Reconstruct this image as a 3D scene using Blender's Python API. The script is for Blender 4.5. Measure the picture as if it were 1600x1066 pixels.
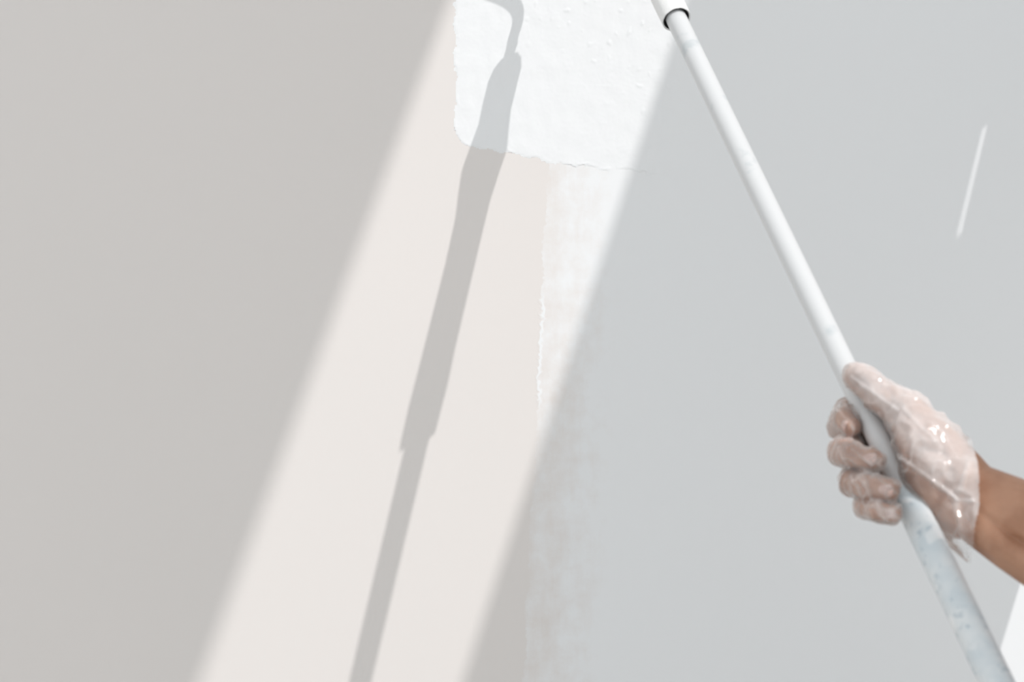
import bpy, bmesh, math, random
import numpy as np
from mathutils import Vector, Matrix, noise

for o in list(bpy.data.objects):
    bpy.data.objects.remove(o)
scene = bpy.context.scene
COL = scene.collection
V = Vector

# ------------------------------------------------------------------ layout
ZC = 1.25                 # height of the picture centre on the painted wall (m)
F = 1600 * 85 / 36.0      # focal length in pixels
D = 2.408                 # camera to wall (m)
S = F / D                 # pixels per metre on the wall


def at(u, v, dist):
    """world point that lies at a distance `dist` along the view axis"""
    return V(((u - 800) / F * dist, dist - D, ZC + (533 - v) / F * dist))


def wp(u, v):             # point on the painted wall
    return V(((u - 800) / S, 0, ZC + (533 - v) / S))


# ------------------------------------------------------------------ camera
cam_d = bpy.data.cameras.new('camera')
cam_d.sensor_width = 36
cam_d.lens = 85
cam_d.clip_start = 0.01
cam_d.dof.use_dof = True
cam_d.dof.focus_distance = D
cam_d.dof.aperture_fstop = 9.0
cam = bpy.data.objects.new('camera', cam_d)
COL.objects.link(cam)
cam.location = (0, -D, ZC)
cam.rotation_euler = (math.pi / 2, 0, 0)
scene.camera = cam

# ------------------------------------------------------------------ light
world = bpy.data.worlds.new('world')
scene.world = world
world.use_nodes = True
bg = world.node_tree.nodes['Background']
bg.inputs['Color'].default_value = (0.955, 0.985, 1.005, 1)
bg.inputs['Strength'].default_value = 0.882

R1, R2 = 0.90, 0.78
P1 = at(1057, 30, R1 * D)          # end of the roller's handle socket
P2 = at(1313, 560, R2 * D)        # pole just above the thumb
Q1 = wp(652, 690)                    # where the socket's shadow falls
L = P1 - Q1
L = L / L.z                          # towards the sun, one unit of height
sun_d = bpy.data.lights.new('sun', 'SUN')
sun_d.energy = 2.48
sun_d.angle = math.radians(0.45)
sun_d.color = (1.0, 0.975, 0.965)
sun = bpy.data.objects.new('sun', sun_d)
COL.objects.link(sun)
sun.location = V((0, 0, ZC)) + L * 4
sun.rotation_euler = L.to_track_quat('Z', 'Y').to_euler()

scene.view_settings.view_transform = 'Standard'
scene.view_settings.look = 'None'
scene.view_settings.exposure = 0.0
scene.view_settings.gamma = 1.0
scene.view_settings.use_curve_mapping = False


# ------------------------------------------------------------------ helpers
def tag(o, label=None, cat=None, kind=None, group=None):
    if label: o['label'] = label
    if cat: o['category'] = cat
    if kind: o['kind'] = kind
    if group: o['group'] = group
    return o


def link(name, me, mat=None, parent=None, smooth=True):
    o = bpy.data.objects.new(name, me)
    COL.objects.link(o)
    if mat: me.materials.append(mat)
    if smooth:
        for p in me.polygons: p.use_smooth = True
    if parent:
        o.parent = parent
        o.matrix_parent_inverse = Matrix.Translation(-parent.location)
    return o


def bm_link(name, bm, mat=None, parent=None, smooth=True):
    me = bpy.data.meshes.new(name)
    bm.to_mesh(me)
    bm.free()
    return link(name, me, mat, parent, smooth)


class NT:
    """small node-tree writer"""
    def __init__(self, name):
        self.m = bpy.data.materials.new(name)
        self.m.use_nodes = True
        self.t = self.m.node_tree
        self.b = self.t.nodes['Principled BSDF']
        self.out = self.t.nodes['Material Output']

    def n(self, typ, **kw):
        nd = self.t.nodes.new(typ)
        for k, v in kw.items(): setattr(nd, k, v)
        return nd

    def put(self, sock, val):
        if isinstance(val, bpy.types.NodeSocket): self.t.links.new(val, sock)
        else: sock.default_value = val

    def math(self, op, a, b=0.0, c=0.0, clamp=False):
        nd = self.n('ShaderNodeMath', operation=op, use_clamp=clamp)
        self.put(nd.inputs[0], a); self.put(nd.inputs[1], b)
        if op in ('MULTIPLY_ADD', 'SMOOTH_MIN', 'SMOOTH_MAX'): self.put(nd.inputs[2], c)
        return nd.outputs[0]

    def ramp(self, x, a, b):           # smooth 0..1 between a and b
        nd = self.n('ShaderNodeMapRange', interpolation_type='SMOOTHSTEP')
        self.put(nd.inputs[0], x)
        self.put(nd.inputs[1], a); self.put(nd.inputs[2], b)
        return nd.outputs[0]

    def noise(self, vec, scale, detail=3, rough=0.5, sc=(1, 1, 1)):
        mp = self.n('ShaderNodeMapping')
        mp.inputs['Scale'].default_value = sc
        self.put(mp.inputs['Vector'], vec)
        nd = self.n('ShaderNodeTexNoise')
        self.put(nd.inputs['Vector'], mp.outputs[0])
        nd.inputs['Scale'].default_value = scale
        nd.inputs['Detail'].default_value = detail
        nd.inputs['Roughness'].default_value = rough
        return nd.outputs[0]

    def mix(self, f, a, b):
        nd = self.n('ShaderNodeMix', data_type='RGBA')
        self.put(nd.inputs[0], f)
        self.put(nd.inputs[6], a); self.put(nd.inputs[7], b)
        return nd.outputs[2]

    def bump(self, h, dist, strength=1.0):
        nd = self.n('ShaderNodeBump')
        nd.inputs['Strength'].default_value = strength
        nd.inputs['Distance'].default_value = dist
        self.put(nd.inputs['Height'], h)
        self.put(self.b.inputs['Normal'], nd.outputs[0])

    def obj(self):
        return self.n('ShaderNodeTexCoord').outputs['Object']

    def set(self, color=None, rough=None, spec=None):
        if color is not None: self.put(self.b.inputs['Base Color'], color)
        if rough is not None: self.put(self.b.inputs['Roughness'], rough)
        if spec is not None: self.b.inputs['Specular IOR Level'].default_value = spec
        return self.m


PAINT = (0.846, 0.854, 0.858, 1)
BEIGE = (0.775, 0.735, 0.707, 1)


def wall_material():
    k = NT('painted_plaster')
    co = k.obj()
    sep = k.n('ShaderNodeSeparateXYZ'); k.put(sep.inputs[0], co)
    x, z = sep.outputs[0], sep.outputs[2]
    # ragged left edge of the thin first coat, leaning slightly
    edge = k.math('MULTIPLY_ADD', z, 0.046, 0.0263)
    wob = k.noise(co, 26, 3, 0.55)
    fine = k.noise(co, 210, 3, 0.6)
    a = k.math('SUBTRACT', x, edge)
    a = k.math('MULTIPLY_ADD', k.math('SUBTRACT', wob, 0.5), 0.016, a)
    a = k.math('MULTIPLY_ADD', k.math('SUBTRACT', fine, 0.5), 0.007, a)
    inside = k.ramp(a, 0.0, 0.0022)
    streak = k.noise(co, 60, 4, 0.6, (1.0, 1.0, 0.16))
    blot = k.noise(co, 45, 4, 0.62)
    cover = k.ramp(a, -0.035, 0.10)
    wild = k.math('SUBTRACT', 1.0, k.ramp(a, 0.035, 0.10))
    cover = k.math('MULTIPLY_ADD', k.math('SUBTRACT', streak, 0.5), k.math('MULTIPLY', wild, 1.3), cover)
    cover = k.math('MULTIPLY_ADD', k.math('SUBTRACT', blot, 0.5), k.math('MULTIPLY', wild, 1.8), cover)
    # a fuller roller load towards the top, a nearly dry one just below it
    up = k.ramp(z, 0.035, 0.07)
    cover = k.math('MULTIPLY_ADD', up, 0.10, cover)
    cover = k.math('ADD', cover, 0.10, clamp=True)
    # the bead the roller's end squeezed out
    bead = k.math('MULTIPLY', k.ramp(a, -0.001, 0.0012), k.math('SUBTRACT', 1.0, k.ramp(a, 0.003, 0.0065)))
    dash = k.math('MULTIPLY', k.ramp(k.noise(co, 70, 2, 0.5), 0.24, 0.42), k.math('MULTIPLY', k.ramp(z, -0.085, -0.05), k.math('SUBTRACT', 1.0, k.ramp(z, 0.03, 0.07))))
    bead = k.math('MULTIPLY', bead, dash)
    cov = k.math('MULTIPLY', inside, k.math('MAXIMUM', cover, bead), clamp=True)
    tint = k.mix(k.ramp(k.noise(co, 3.0, 3, 0.5), 0.35, 0.65), BEIGE, (0.768, 0.730, 0.702, 1))
    col = k.mix(cov, tint, PAINT)
    k.set(col, 0.62, 0.25)
    grain = k.noise(co, 520, 2, 0.5)
    h = k.math('MULTIPLY_ADD', grain, 0.02, k.math('MULTIPLY', bead, 0.5))
    h = k.math('MULTIPLY_ADD', cov, 0.12, h)
    k.bump(h, 0.0006, 0.35)
    return k.m


def paint_material():
    k = NT('wet_white_paint')
    co = k.obj()
    k.set(PAINT, 0.5, 0.3)
    k.bump(k.noise(co, 330, 4, 0.6), 0.0005, 0.12)
    return k.m


def plain(name, col, rough=0.6, spec=0.4, var=0.04, scale=30):
    k = NT(name)
    co = k.obj()
    c2 = tuple(max(0, c * (1 - var)) for c in col[:3]) + (1,)
    k.set(k.mix(k.noise(co, scale, 4), col, c2), rough, spec)
    return k.m


M_wall = wall_material()
M_paint = paint_material()
M_side = plain('white_board', (0.80, 0.80, 0.80, 1), 0.8, 0.2)
M_floor = plain('pale_screed', (0.60, 0.59, 0.57, 1), 0.8, 0.2, 0.1, 6)

# ------------------------------------------------------------------ structure
X0 = 0.62                                   # corner of painted wall and side wall
E = V((0.37 - L.x, -L.y, 0))                # run of the side wall, away from its openings' shadows
E = -E                                      # towards the room
ELEN = E.length


def box(bm, x0, x1, y0, y1, z0, z1):
    r = bmesh.ops.create_cube(bm, size=1)
    for v in r['verts']:
        v.co = V(((x0 + x1) / 2 + v.co.x * (x1 - x0), (y0 + y1) / 2 + v.co.y * (y1 - y0),
                  (z0 + z1) / 2 + v.co.z * (z1 - z0)))


bm = bmesh.new()
box(bm, -2.6, X0 + 0.012, 0, 0.12, -ZC, 3.9)
wall = bm_link('wall_back', bm, M_wall, None, False)
wall.location = (0, 0, ZC)
tag(wall, 'flat beige wall half covered with white paint behind the pole', 'wall', 'structure')

bm = bmesh.new()
box(bm, -2.6, 4.0, -4.2, 0.12, -0.05, 0)
floor = bm_link('floor', bm, M_floor, None, False)
tag(floor, 'pale screed floor at the foot of the beige wall', 'floor', 'structure')


# side wall: unseen board added to shape the sun's band, patch and streak
def hit(u, v):
    """where the sun ray that reaches wall pixel (u, v) crosses the side wall: (m, height)"""
    q = wp(u, v)
    k = (X0 - q.x) / 0.37
    return V((k, q.z + k, 0))


T = 0.010
nrm = V((E.y, -E.x, 0)).normalized()        # sideways, out of the room
if nrm.x < 0: nrm = -nrm
RISE = T / V((L.x, L.y, 0)).dot(nrm)        # how far a ray climbs inside the board


def ext(a, b, m):                           # height of the line a-b at m
    return a.y + (b.y - a.y) * (m - a.x) / (b.x - a.x)


lt = (hit(703, 0), hit(312, 1066))          # lintel -> left edge of the lit band
sl = (hit(1052, 60), hit(722, 1066))        # sill -> right edge of the lit band
pt = (hit(1600, 893), hit(1563, 1015))      # lower opening -> the bright corner patch
sa, sb = hit(1541, 190), hit(1496, 376)     # slit cut to cast the bright streak
DM = L.dot(E / ELEN) * RISE / ELEN           # and how far it drifts along the wall meanwhile
UP = V((DM, RISE, 0))
SL = V((0, 0.0060, 0))


def quad(lo, hi, m0, m1):
    return [V((m0, ext(*lo, m0), 0)), V((m1, ext(*lo, m1), 0)), V((m1, ext(*hi, m1), 0)) + UP, V((m0, ext(*hi, m0), 0)) + UP]


pl = [p - V((0, 0.55, 0)) for p in pt]
holes = [quad(sl, lt, 0.78, 2.665), quad(pl, pt, 0.06, 0.56), [sa - SL, sb - SL, sb + SL + UP, sa + SL + UP]]
outer = [V((0, 0, 0)), V((6.4, 0, 0)), V((6.4, 5.15, 0)), V((0, 5.15, 0))]
bm = bmesh.new()
for loop in [outer] + holes:
    vs = [bm.verts.new(p) for p in loop]
    for i in range(len(vs)): bm.edges.new((vs[i], vs[(i + 1) % len(vs)]))
bmesh.ops.triangle_fill(bm, use_beauty=True, edges=bm.edges[:])
for v in bm.verts:
    m, h = v.co.x, v.co.y
    v.co = V((X0, 0, h)) + E * m
bmesh.ops.recalc_face_normals(bm, faces=bm.faces[:])
r = bmesh.ops.extrude_face_region(bm, geom=bm.faces[:])
bmesh.ops.translate(bm, vec=nrm * T, verts=[g for g in r['geom'] if isinstance(g, bmesh.types.BMVert)])
bmesh.ops.recalc_face_normals(bm, faces=bm.faces[:])
side = bm_link('unseen_side_wall', bm, M_side, None, False)
tag(side, 'unseen white board side wall, openings shaped to cast the sunlit band', 'wall', 'structure')

# ------------------------------------------------------------------ fresh thick paint on the wall
LOW = [(680, 196), (708, 207), (722, 224), (745, 233), (790, 238), (830, 247), (860, 256), (900, 262),
       (960, 267), (1015, 271), (1120, 276)]


def low_edge(x):
    u = x * S + 800
    for (a, b), (c, d) in zip(LOW, LOW[1:]):
        if u <= c: break
    return (533 - (b + (d - b) * (u - a) / (c - a))) / S


def sstep(t, a, b):
    t = min(1, max(0, (t - a) / (b - a)))
    return t * t * (3 - 2 * t)


gx0, gx1, gz0, gz1, st = -0.060, 0.176, 0.140, 0.520, 0.0010
nx, nz = int((gx1 - gx0) / st) + 1, int((gz1 - gz0) / st) + 1
verts, keep = [], np.zeros((nz, nx), bool)
for j in range(nz):
    z = gz0 + j * st
    for i in range(nx):
        x = gx0 + i * st
        p = V((x, 0.0, z))
        n1 = noise.noise(p * 55) * 0.0030 + noise.noise(p * 150) * 0.0026 + noise.noise(p * 420) * 0.0014
        left = x - (710 - 800) / S
        a = min(left, z - low_edge(x)) + n1
        fade = 1 - sstep(x, 0.135, 0.172)
        body = sstep(a, 0.0, 0.0025)
        bead = math.exp(-((a - 0.0022) / 0.0016) ** 2) * max(0, 0.1 + noise.noise(p * 110)) * 0.0004
        rel = noise.noise(V((x * 80, 3, z * 60))) * 0.00030 + noise.noise(p * 260) * 0.00006
        pk = noise.noise(V((x * 150 + 7, 5, z * 120)))
        pk = max(0, pk - 0.44) * 0.0019 * sstep(z + 0.7 * x, 0.26, 0.42)
        h = body * fade * (0.00022 + rel + pk) + bead * fade
        keep[j, i] = a > -0.0004 and fade > 0
        verts.append((x, -max(0.00002, h), z))
faces = []
for j in range(nz - 1):
    for i in range(nx - 1):
        if keep[j, i] and keep[j, i + 1] and keep[j + 1, i] and keep[j + 1, i + 1]:
            q = j * nx + i
            faces.append((q, q + 1, q + nx + 1, q + nx))
used = sorted({i for f in faces for i in f})
remap = {o: n for n, o in enumerate(used)}
me = bpy.data.meshes.new('fresh_paint')
me.from_pydata([verts[i] for i in used], [], [tuple(remap[i] for i in f) for f in faces])
fp = link('fresh_paint', me, M_paint)
fp.parent = wall
tag(fp, 'thick freshly rolled white paint with ragged edges')

# ------------------------------------------------------------------ paint roller on its pole
AX = (P1 - P2).normalized()                 # up the pole, towards the wall


def along(v_px):
    """point of the pole axis seen at image row v"""
    i1, i2 = 1 / (R1 * D), 1 / (R2 * D)
    t = (v_px - 30) / 530
    dist = 1 / (i1 + (i2 - i1) * t)
    return at(1057 + (1313 - 1057) * t, v_px, dist)


def pole_dist(v_px):
    return along(v_px).y + D


def frame_from(axis):
    a = axis.normalized()
    s = a.cross(V((0, -1, 0))).normalized()
    return a, s, a.cross(s).normalized()


def lathe(name, base, axis, prof, mat, parent, seg=40, cap=True):
    """prof: (distance along the axis, radius)"""
    a, s, t = frame_from(axis)
    bm = bmesh.new()
    rings = []
    for d, r in prof:
        rings.append([bm.verts.new(base + a * d + (s * math.cos(2 * math.pi * i / seg) + t * math.sin(2 * math.pi * i / seg)) * r)
                      for i in range(seg)])
    for r0, r1 in zip(rings, rings[1:]):
        for i in range(seg):
            bm.faces.new((r0[i], r0[(i + 1) % seg], r1[(i + 1) % seg], r1[i]))
    if cap:
        bm.faces.new(rings[0]); bm.faces.new(rings[-1])
    bmesh.ops.recalc_face_normals(bm, faces=bm.faces[:])
    o = bm_link(name, bm, mat, parent)
    o.data.set_sharp_from_angle(angle=math.radians(40))
    return o


def tube(name, pts, r, mat, parent, seg=16, sub=10):
    """round bar through points, corners eased by a Catmull-Rom spline"""
    P = [pts[0]] + list(pts) + [pts[-1]]
    path = []
    for i in range(1, len(P) - 2):
        for q in range(sub):
            t = q / sub
            path.append(0.5 * ((2 * P[i]) + (P[i + 1] - P[i - 1]) * t +
                               (2 * P[i - 1] - 5 * P[i] + 4 * P[i + 1] - P[i + 2]) * t * t +
                               (3 * P[i] - P[i - 1] - 3 * P[i + 1] + P[i + 2]) * t ** 3))
    path.append(P[-2])
    bm = bmesh.new()
    rings, s = [], None
    for i, p in enumerate(path):
        d = (path[min(i + 1, len(path) - 1)] - path[max(i - 1, 0)]).normalized()
        if s is None: s = d.orthogonal()
        s = (s - d * s.dot(d)).normalized()
        t = d.cross(s)
        rings.append([bm.verts.new(p + (s * math.cos(2 * math.pi * k / seg) + t * math.sin(2 * math.pi * k / seg)) * r)
                      for k in range(seg)])
    for r0, r1 in zip(rings, rings[1:]):
        for k in range(seg):
            bm.faces.new((r0[k], r0[(k + 1) % seg], r1[(k + 1) % seg], r1[k]))
    bm.faces.new(rings[0]); bm.faces.new(rings[-1])
    bmesh.ops.recalc_face_normals(bm, faces=bm.faces[:])
    return bm_link(name, bm, mat, parent)


def pole_material():
    k = NT('white_enamel')
    co = k.obj()
    d = k.ramp(k.noise(co, 38, 4, 0.6), 0.60, 0.74)
    c = k.mix(d, (0.645, 0.655, 0.658, 1), (0.54, 0.57, 0.58, 1))
    k.set(c, 0.32, 0.45)
    k.bump(k.noise(co, 160, 3), 0.0004, 0.08)
    return k.m


def grip_material():
    k = NT('speckled_blue_grey_enamel')
    co = k.obj()
    base = k.mix(k.ramp(k.noise(co, 24, 3, 0.55), 0.40, 0.62), (0.60, 0.66, 0.69, 1), (0.72, 0.75, 0.76, 1))
    spots = k.math('MULTIPLY', k.ramp(k.noise(co, 120, 3, 0.6), 0.56, 0.72), 0.55)
    c = k.mix(spots, base, (0.30, 0.39, 0.45, 1))
    drops = k.math('MULTIPLY', k.ramp(k.noise(co, 44, 1, 0.4), 0.64, 0.70), 0.6)
    c = k.mix(drops, c, (0.86, 0.87, 0.87, 1))
    k.set(c, 0.4, 0.4)
    return k.m


def socket_material():
    k = NT('paint_crusted_plastic')
    co = k.obj()
    d = k.ramp(k.noise(co, 85, 5, 0.65), 0.66, 0.72)
    c = k.mix(d, (0.80, 0.80, 0.79, 1), (0.42, 0.41, 0.40, 1))
    k.set(c, 0.6, 0.3)
    k.bump(k.noise(co, 120, 4, 0.6), 0.002, 0.4)
    return k.m


M_pole = pole_material()
M_grip = grip_material()
M_sock = socket_material()
M_black = plain('black_grime', (0.012, 0.012, 0.013, 1), 0.8, 0.2, 0.3)
M_wire = plain('bright_steel', (0.72, 0.72, 0.72, 1), 0.3, 0.6)
M_wire.node_tree.nodes['Principled BSDF'].inputs['Metallic'].default_value = 0.9
M_nap = NT('paint_soaked_nap')
_co = M_nap.obj(); M_nap.set((0.82, 0.82, 0.81, 1), 0.9, 0.2)
M_nap.bump(M_nap.noise(_co, 420, 3), 0.002, 0.8)
M_nap = M_nap.m

roller = bpy.data.objects.new('paint_roller', None)
COL.objects.link(roller)
roller.location = along(1180)
tag(roller, 'white paint roller on a long extension pole held by the gloved hand', 'paint roller')

RP = 0.0094
top = P1 + AX * 0.06
mid = along(768)
end = along(1330)
lathe('inner_pole', mid - AX * 0.03, AX, [(0, RP * .98), ((top - mid).length + 0.03, RP)], M_pole, roller)
LG = (mid - end).length
lathe('outer_pole', end, AX, [(0, 0.0075), (0.004, 0.0112), (0.03, 0.0117), (LG - 0.012, 0.0117), (LG - 0.004, 0.0114), (LG, 0.0104)],
      M_grip, roller)
lathe('end_cap', end - AX * 0.012, AX, [(0, 0.006), (0.004, 0.0125), (0.03, 0.0127), (0.032, 0.0118)], M_black, roller)

LP = (P1 - P2).length
hp = [(0.045, 0.0105), (0.006, 0.0112), (0.000, 0.0120), (-0.0004, 0.0131), (0.004, 0.0134), (0.012, 0.0136)] + \
     [(t * LP, r) for t, r in [(0.06, .0138), (0.11, .0130), (0.24, .0125), (0.30, .0127), (0.335, .0146), (0.362, .0166),
                               (0.375, .0160), (0.392, .0142), (0.42, .0122), (0.45, .0124), (0.475, .0126), (0.490, .0100),
                               (0.499, .0062), (0.501, .003)]]
handle = lathe('handle', P1, AX, hp, M_sock, roller, 48, False)
for v in handle.data.vertices:              # dried paint crusts, uneven lip
    d = (v.co - P1).dot(AX)
    if d > -0.01:
        c = P1 + AX * d
        out = v.co - c
        w = noise.noise(v.co * 160) * 0.0006 + noise.noise(v.co * 60) * 0.0008
        if d < 0.003: v.co += AX * noise.noise(v.co * 240) * 0.0006
        v.co += out.normalized() * w * (0.5 if d < 0.03 else 1.2)
lathe('socket_lining', P1, AX, [(0.0006, 0.01185), (0.0012, 0.0104), (0.02, 0.0103)], M_black, handle, 40, False)

bend = P1 + AX * 0.545 * LP
RC = V((0.060, -0.0262, ZC + 0.532))        # middle of the roller's cover
tube('wire_frame', [P1 + AX * 0.42 * LP, P1 + AX * 0.50 * LP, bend - AX * 0.012, bend + V((-0.012, 0.007, 0.006)),
                    V((-0.010, -0.066, bend.z + 0.020)), V((-0.052, -0.056, bend.z + 0.036)), V((-0.064, -0.040, bend.z + 0.056)),
                    V((-0.060, -0.0275, RC.z - 0.004)), V((-0.046, -0.0262, RC.z)), V((0.165, -0.0262, RC.z))], 0.0042, M_wire, roller)
cover = lathe('roller_cover', V((RC.x - 0.108, RC.y, RC.z)), V((1, 0, 0)),
              [(0, 0.016), (0.000, 0.021), (0.003, 0.0245), (0.008, 0.0255), (0.208, 0.0255), (0.213, 0.0245), (0.216, 0.021), (0.216, 0.016)],
              M_nap, roller, 48)
lathe('end_plug', V((RC.x - 0.110, RC.y, RC.z)), V((1, 0, 0)), [(0, 0.006), (0, 0.015), (0.004, 0.0162)], M_wire, cover)
lathe('end_plug', V((RC.x + 0.105, RC.y, RC.z)), V((1, 0, 0)), [(0, 0.0162), (0.004, 0.015), (0.004, 0.006)], M_wire, cover)


# ------------------------------------------------------------------ hand, forearm, glove
def hp3(u, v, w):
    """image position (u, v), w metres nearer to the camera than the pole axis at that row"""
    return at(u, v, pole_dist(v) - w * 1.15)


def ball(bm, c, r, n=14):
    vs = []
    for i in range(1, n // 2 + 1):
        th = math.pi * i / (n // 2 + 1)
        for k in range(n):
            ph = 2 * math.pi * k / n
            vs.append(bm.verts.new(c + V((math.sin(th) * math.cos(ph), math.sin(th) * math.sin(ph), math.cos(th))) * r))
    vs.append(bm.verts.new(c + V((0, 0, r)))); vs.append(bm.verts.new(c - V((0, 0, r))))
    return vs


def hull(bm, balls, grow):
    tmp = bmesh.new()
    for c, r in balls: ball(tmp, c, r + grow)
    res = bmesh.ops.convex_hull(tmp, input=tmp.verts[:])
    bmesh.ops.delete(tmp, geom=[g for g in res['geom_interior'] if isinstance(g, bmesh.types.BMVert)], context='VERTS')
    me = bpy.data.meshes.new('tmp'); tmp.to_mesh(me); tmp.free()
    bm.from_mesh(me); bpy.data.meshes.remove(me)


def chain(bm, balls, grow):
    for a, b in zip(balls, balls[1:]): hull(bm, [a, b], grow)


# joints: (u, v, w, radius)
THUMB = [(1338, 587, 0.023, .0092), (1352, 598, 0.026, .0108), (1376, 619, 0.028, .0116), (1418, 647, 0.027, .0150), (1474, 712, 0.016, .0200)]
INDEX = [(1331, 667, 0.002, .0072), (1321, 655, -0.014, .0082), (1338, 636, -0.034, .0092), (1392, 640, -0.034, .0115)]
MIDDLE = [(1365, 719, 0.0245, .0076), (1336, 713, 0.0185, .0085), (1316, 706, -0.008, .0096), (1350, 692, -0.032, .0100), (1405, 690, -0.032, .0120)]
RING = [(1389, 766, 0.0250, .0078), (1358, 761, 0.0200, .0087), (1332, 753, -0.006, .0094), (1368, 742, -0.032, .0098), (1424, 735, -0.030, .0118)]
LITTLE = [(1396, 803, 0.0190, .0062), (1371, 798, 0.0150, .0070), (1352, 791, -0.006, .0078), (1386, 785, -0.028, .0084), (1440, 775, -0.024, .0108)]
FINGERS = [THUMB, INDEX, MIDDLE, RING, LITTLE]


def J(j): return (hp3(j[0], j[1], j[2]), j[3])


WR_A = (hp3(1522, 768, 0.006), .0210)
WR_B = (hp3(1520, 806, 0.000), .0190)
HEEL = (hp3(1472, 790, -0.002), .0165)
THEN = (hp3(1442, 696, 0.024), .0190)
THEN2 = (hp3(1452, 738, 0.018), .0180)
FA_A = (hp3(1600, 806, 0.016), .0250)
FA_B = (hp3(1590, 850, 0.012), .0225)
elbow = V((0.530, -0.73, ZC - 0.222))
should = V((0.65, -0.95, ZC - 0.06))


def hand_volume(grow, arm=True, fgrow=None):
    bm = bmesh.new()
    for f in FINGERS: chain(bm, [J(j) for j in f], grow if fgrow is None else fgrow)
    mc = [J(INDEX[-1]), J(MIDDLE[-1]), J(RING[-1]), J(LITTLE[-1])]
    hull(bm, [mc[0], mc[1], WR_A], grow)
    hull(bm, [mc[1], mc[2], WR_A, WR_B], grow)
    hull(bm, [mc[2], mc[3], HEEL, WR_B], grow)
    hull(bm, [HEEL, WR_B, WR_A], grow)
    hull(bm, [J(THUMB[3]), J(THUMB[4]), THEN], grow)
    hull(bm, [J(THUMB[4]), THEN, WR_A, THEN2], grow)
    hull(bm, [THEN2, HEEL, WR_A], grow)
    hull(bm, [J(THUMB[4]), HEEL, WR_A], grow)
    hull(bm, [J(THUMB[3]), mc[0], (hp3(1440, 660, -0.008), .010)], grow)      # web between thumb and palm
    if arm:
        hull(bm, [WR_A, WR_B, FA_A, FA_B], grow)
        fm = V((0.440, -0.692, ZC - 0.175))
        hull(bm, [FA_A, FA_B, (fm + V((0, 0, .012)), .036), (fm - V((0, 0, .012)), .034)], grow)
        hull(bm, [(fm + V((0, 0, .012)), .036), (fm - V((0, 0, .012)), .034), (elbow, .042)], grow)
        hull(bm, [(elbow, .042), (elbow.lerp(should, .45), .047)], grow)
        hull(bm, [(elbow.lerp(should, .45), .047), (should, .056)], grow)
    return bm


def remesh(bm, voxel, iters, name):
    me = bpy.data.meshes.new(name)
    bm.to_mesh(me); bm.free()
    o = bpy.data.objects.new(name, me)
    COL.objects.link(o)
    m = o.modifiers.new('r', 'REMESH'); m.mode = 'VOXEL'; m.voxel_size = voxel
    m = o.modifiers.new('s', 'SMOOTH'); m.factor = 0.5; m.iterations = iters
    dg = bpy.context.evaluated_depsgraph_get()
    res = bpy.data.meshes.new_from_object(o.evaluated_get(dg))
    bpy.data.objects.remove(o); bpy.data.meshes.remove(me)
    res.name = name
    return res


def skin_material():
    k = NT('tanned_skin')
    co = k.obj()
    c = k.mix(k.ramp(k.noise(co, 34, 4, 0.55), 0.35, 0.65), (0.50, 0.275, 0.178, 1), (0.40, 0.205, 0.125, 1))
    k.set(c, 0.5, 0.35)
    k.b.inputs['Subsurface Weight'].default_value = 0.12
    k.b.inputs['Subsurface Radius'].default_value = (1.0, 0.35, 0.2)
    k.b.inputs['Subsurface Scale'].default_value = 0.004
    k.bump(k.noise(co, 420, 3, 0.6), 0.0006, 0.25)
    return k.m


def glove_material():
    k = NT('clear_plastic_film')
    co = k.obj()
    t = k.t
    k.set((0.95, 0.93, 0.92, 1), 0.10, 0.9)
    tr = k.n('ShaderNodeBsdfTransparent')
    tl = k.n('ShaderNodeBsdfTranslucent'); tl.inputs['Color'].default_value = (0.92, 0.89, 0.87, 1)
    mx = k.n('ShaderNodeMixShader'); mx.inputs[0].default_value = 0.18
    t.links.new(k.b.outputs[0], mx.inputs[1]); t.links.new(tl.outputs[0], mx.inputs[2])
    film = k.n('ShaderNodeAttribute', attribute_name='film').outputs['Fac']      # film opacity: sunlight painted over thumb and palm, creases painted along doubled folds
    milky = k.math('MULTIPLY_ADD', k.math('SUBTRACT', k.noise(co, 48, 2, 0.5), 0.5), 0.30, film)
    milky = k.math('MAXIMUM', milky, 0.06)
    fr = k.n('ShaderNodeFresnel'); fr.inputs['IOR'].default_value = 1.35
    fac = k.math('ADD', milky, fr.outputs[0], clamp=True)
    m2 = k.n('ShaderNodeMixShader')
    k.put(m2.inputs[0], fac)
    t.links.new(tr.outputs[0], m2.inputs[1]); t.links.new(mx.outputs[0], m2.inputs[2])
    t.links.new(m2.outputs[0], k.out.inputs['Surface'])
    k.bump(k.noise(co, 120, 2, 0.45), 0.002, 0.30)
    return k.m


M_skin = skin_material()
M_glove = glove_material()
M_nail = plain('fingernail', (0.70, 0.50, 0.44, 1), 0.3, 0.5)

body = remesh(hand_volume(0.0), 0.0010, 7, 'person')
# the tendon groove along the inside of the forearm and the crease at the wrist
g0, g1 = hp3(1530, 800, 0.03), hp3(1640, 880, 0.05)
gd = (g1 - g0).normalized(); gl = (g1 - g0).length
viewdir = (V((0, -D, ZC)) - g0).normalized()
gs = gd.cross(viewdir).normalized()
for v, vn in zip(body.vertices, [v.normal.copy() for v in body.vertices]):
    q = v.co - g0
    a = q.dot(gd)
    if -0.02 < a < gl + 0.06 and vn.dot(viewdir) > 0.1:
        s = q.dot(gs)
        amp = sstep(a, -0.01, 0.03)
        v.co += vn * (-0.0052 * amp * math.exp(-(s / 0.0036) ** 2) + 0.0022 * amp * math.exp(-((abs(s) - 0.010) / 0.006) ** 2))
person = link('person', body, M_skin)
person['label'] = 'bare tanned forearm and hand in a clear glove gripping the pole'
person['category'] = 'person'


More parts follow.
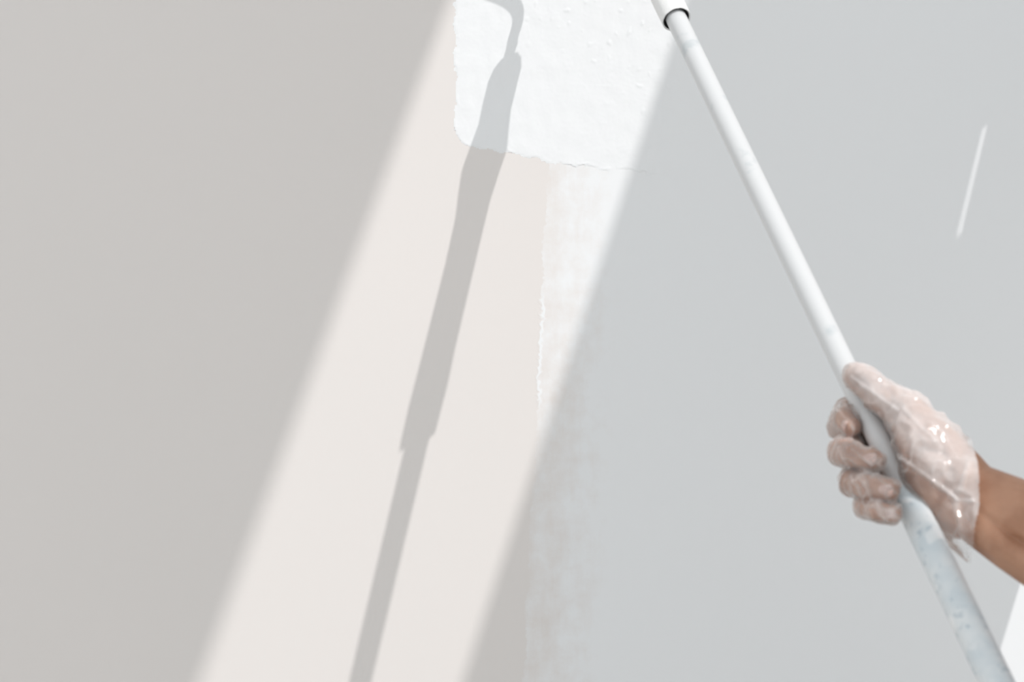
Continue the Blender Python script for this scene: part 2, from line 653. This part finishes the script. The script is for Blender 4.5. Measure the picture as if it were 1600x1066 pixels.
# nails, seen through the glove
def nail(f, out):
    a, b = J(f[0])[0], J(f[1])[0]
    d = (a - b).normalized()
    n = (out - d * out.dot(d)).normalized()
    s = d.cross(n)
    r = f[0][3]
    bm = bmesh.new()
    bmesh.ops.create_uvsphere(bm, u_segments=16, v_segments=10, radius=1)
    for v in bm.verts:
        c = v.co.copy()
        bend_ = -0.35 * c.x * c.x
        v.co = a + n * (r * 0.90) + d * (c.y * r * 0.85 - r * 0.05) + s * (c.x * r * 0.72) + n * ((c.z * 0.16 + bend_) * r)
    bm_link('fingernail', bm, M_nail, person)


cdir = V((0, -1, 0))
nail(THUMB, V((0.75, -0.35, 0.65)))
nail(MIDDLE, cdir + V((-0.1, 0, 0.1)))
nail(RING, cdir + V((-0.1, 0, 0)))
nail(LITTLE, cdir + V((-0.1, 0, -0.1)))
nail(INDEX, V((-1, -0.5, 0.1)))

# the loose film glove: the hand's volume let out, wrinkled, open at the cuff
gb = hand_volume(0.0030, False, 0.0017)
hull(gb, [(hp3(1478, 745, 0.008), .024), (hp3(1508, 762, 0.008), .030), (hp3(1500, 806, 0.0), .0225)], 0)
hull(gb, [(hp3(1508, 762, 0.008), .030), (hp3(1502, 808, 0.0), .0225), (hp3(1572, 790, 0.012), .0320), (hp3(1556, 838, 0.0), .0265)], 0)
hull(gb, [(hp3(1322, 660, -0.004), .0125), (hp3(1312, 668, -0.010), .0095), (hp3(1326, 645, -0.024), .012)], 0)
gme = remesh(gb, 0.0010, 4, 'glove')
bm = bmesh.new(); bm.from_mesh(gme)
wax = (FA_A[0] + FA_B[0]) / 2 - (WR_A[0] + WR_B[0]) / 2
wax.normalize()
cuff = hp3(1513, 790, 0.0)
hem = V((1, 0, -0.10)).normalized()


def proj(p):
    d = p.y + D
    return 800 + p.x * F / d, 533 - (p.z - ZC) * F / d


FOLDS = [((1402, 712), (1492, 777), .0034, 3.2), ((1490, 776), (1508, 856), .0018, 4.5), ((1494, 781), (1520, 783), .0034, 2.6),
         ((1497, 768), (1512, 728), .0016, 4.5), ((1330, 590), (1400, 640), .0016, 3.0), ((1372, 648), (1398, 705), .0020, 3.0),
         ((1330, 700), (1362, 728), .0018, 2.6), ((1312, 700), (1326, 730), .0016, 2.4), ((1350, 745), (1362, 780), .0018, 2.6),
         ((1330, 742), (1345, 772), .0016, 2.4), ((1368, 745), (1400, 770), .0016, 2.6), ((1350, 785), (1362, 812), .0016, 2.4),
         ((1372, 788), (1386, 815), .0016, 2.4), ((1412, 640), (1470, 700), .0014, 4.0), ((1380, 600), (1420, 612), .0014, 3.0)]
bm.normal_update()
FL = bm.verts.layers.float.new('film')
for v in bm.verts:
    p = v.co
    # sharp folds: ridged noise stretched across the fingers and down the cuff
    r1 = 1 - abs(noise.noise(p * 75)) * 2
    r2 = 1 - abs(noise.noise(p * 150 + V((9, 2, 4)))) * 2
    w = (r1 - 0.5) * 0.0022 + (r2 - 0.5) * 0.0004
    u_, v_ = proj(p)
    sun_side = sstep(u_ + 0.85 * (640 - v_), 1345, 1395)         # sunlit white put into the film on thumb and palm; deeper dents there
    patchy = sstep(noise.noise(p * 55 + V((3, 8, 1))), -0.15, 0.35)
    fold = (sstep(r1, 0.62, 1.0) * 0.22 + sstep(r2, 0.70, 1.0) * 0.10) * patchy * (1 - 0.72 * sun_side)  # film whitened along folds so creases show in even shade
    if v.normal.y < -0.1:
        for (a0, b0), (a1, b1), amp, sg in FOLDS:
            lx, ly = a1 - a0, b1 - b0
            t = max(0, min(1, ((u_ - a0) * lx + (v_ - b0) * ly) / (lx * lx + ly * ly)))
            dd = (u_ - a0 - t * lx) ** 2 + (v_ - b0 - t * ly) ** 2
            fold += min(0.3, amp * 70) * math.exp(-dd / (1.5 * sg * sg))
            if dd < 400: w += amp * math.exp(-dd / (sg * sg)) - 0.35 * amp * math.exp(-dd / (9 * sg * sg))
    near = sstep((p - cuff).dot(hem), -0.045, 0.0)
    w += near * (noise.noise(p * 45) * 0.0022)
    v[FL] = 0.18 + 0.34 * sun_side + fold  # base film, painted sunlight on thumb and palm, painted crease whitening
    v.co = p + v.normal * max(-0.0019 if sun_side > 0.5 else -0.0008, w)
lim = lambda p: (p - cuff).dot(hem) > 0.004 * noise.noise(p * 35)
bmesh.ops.delete(bm, geom=[v for v in bm.verts if lim(v.co)], context='VERTS')
bm.to_mesh(gme); bm.free()
glove = link('disposable_glove', gme, M_glove, person)
glove['label'] = 'crinkled clear plastic glove'
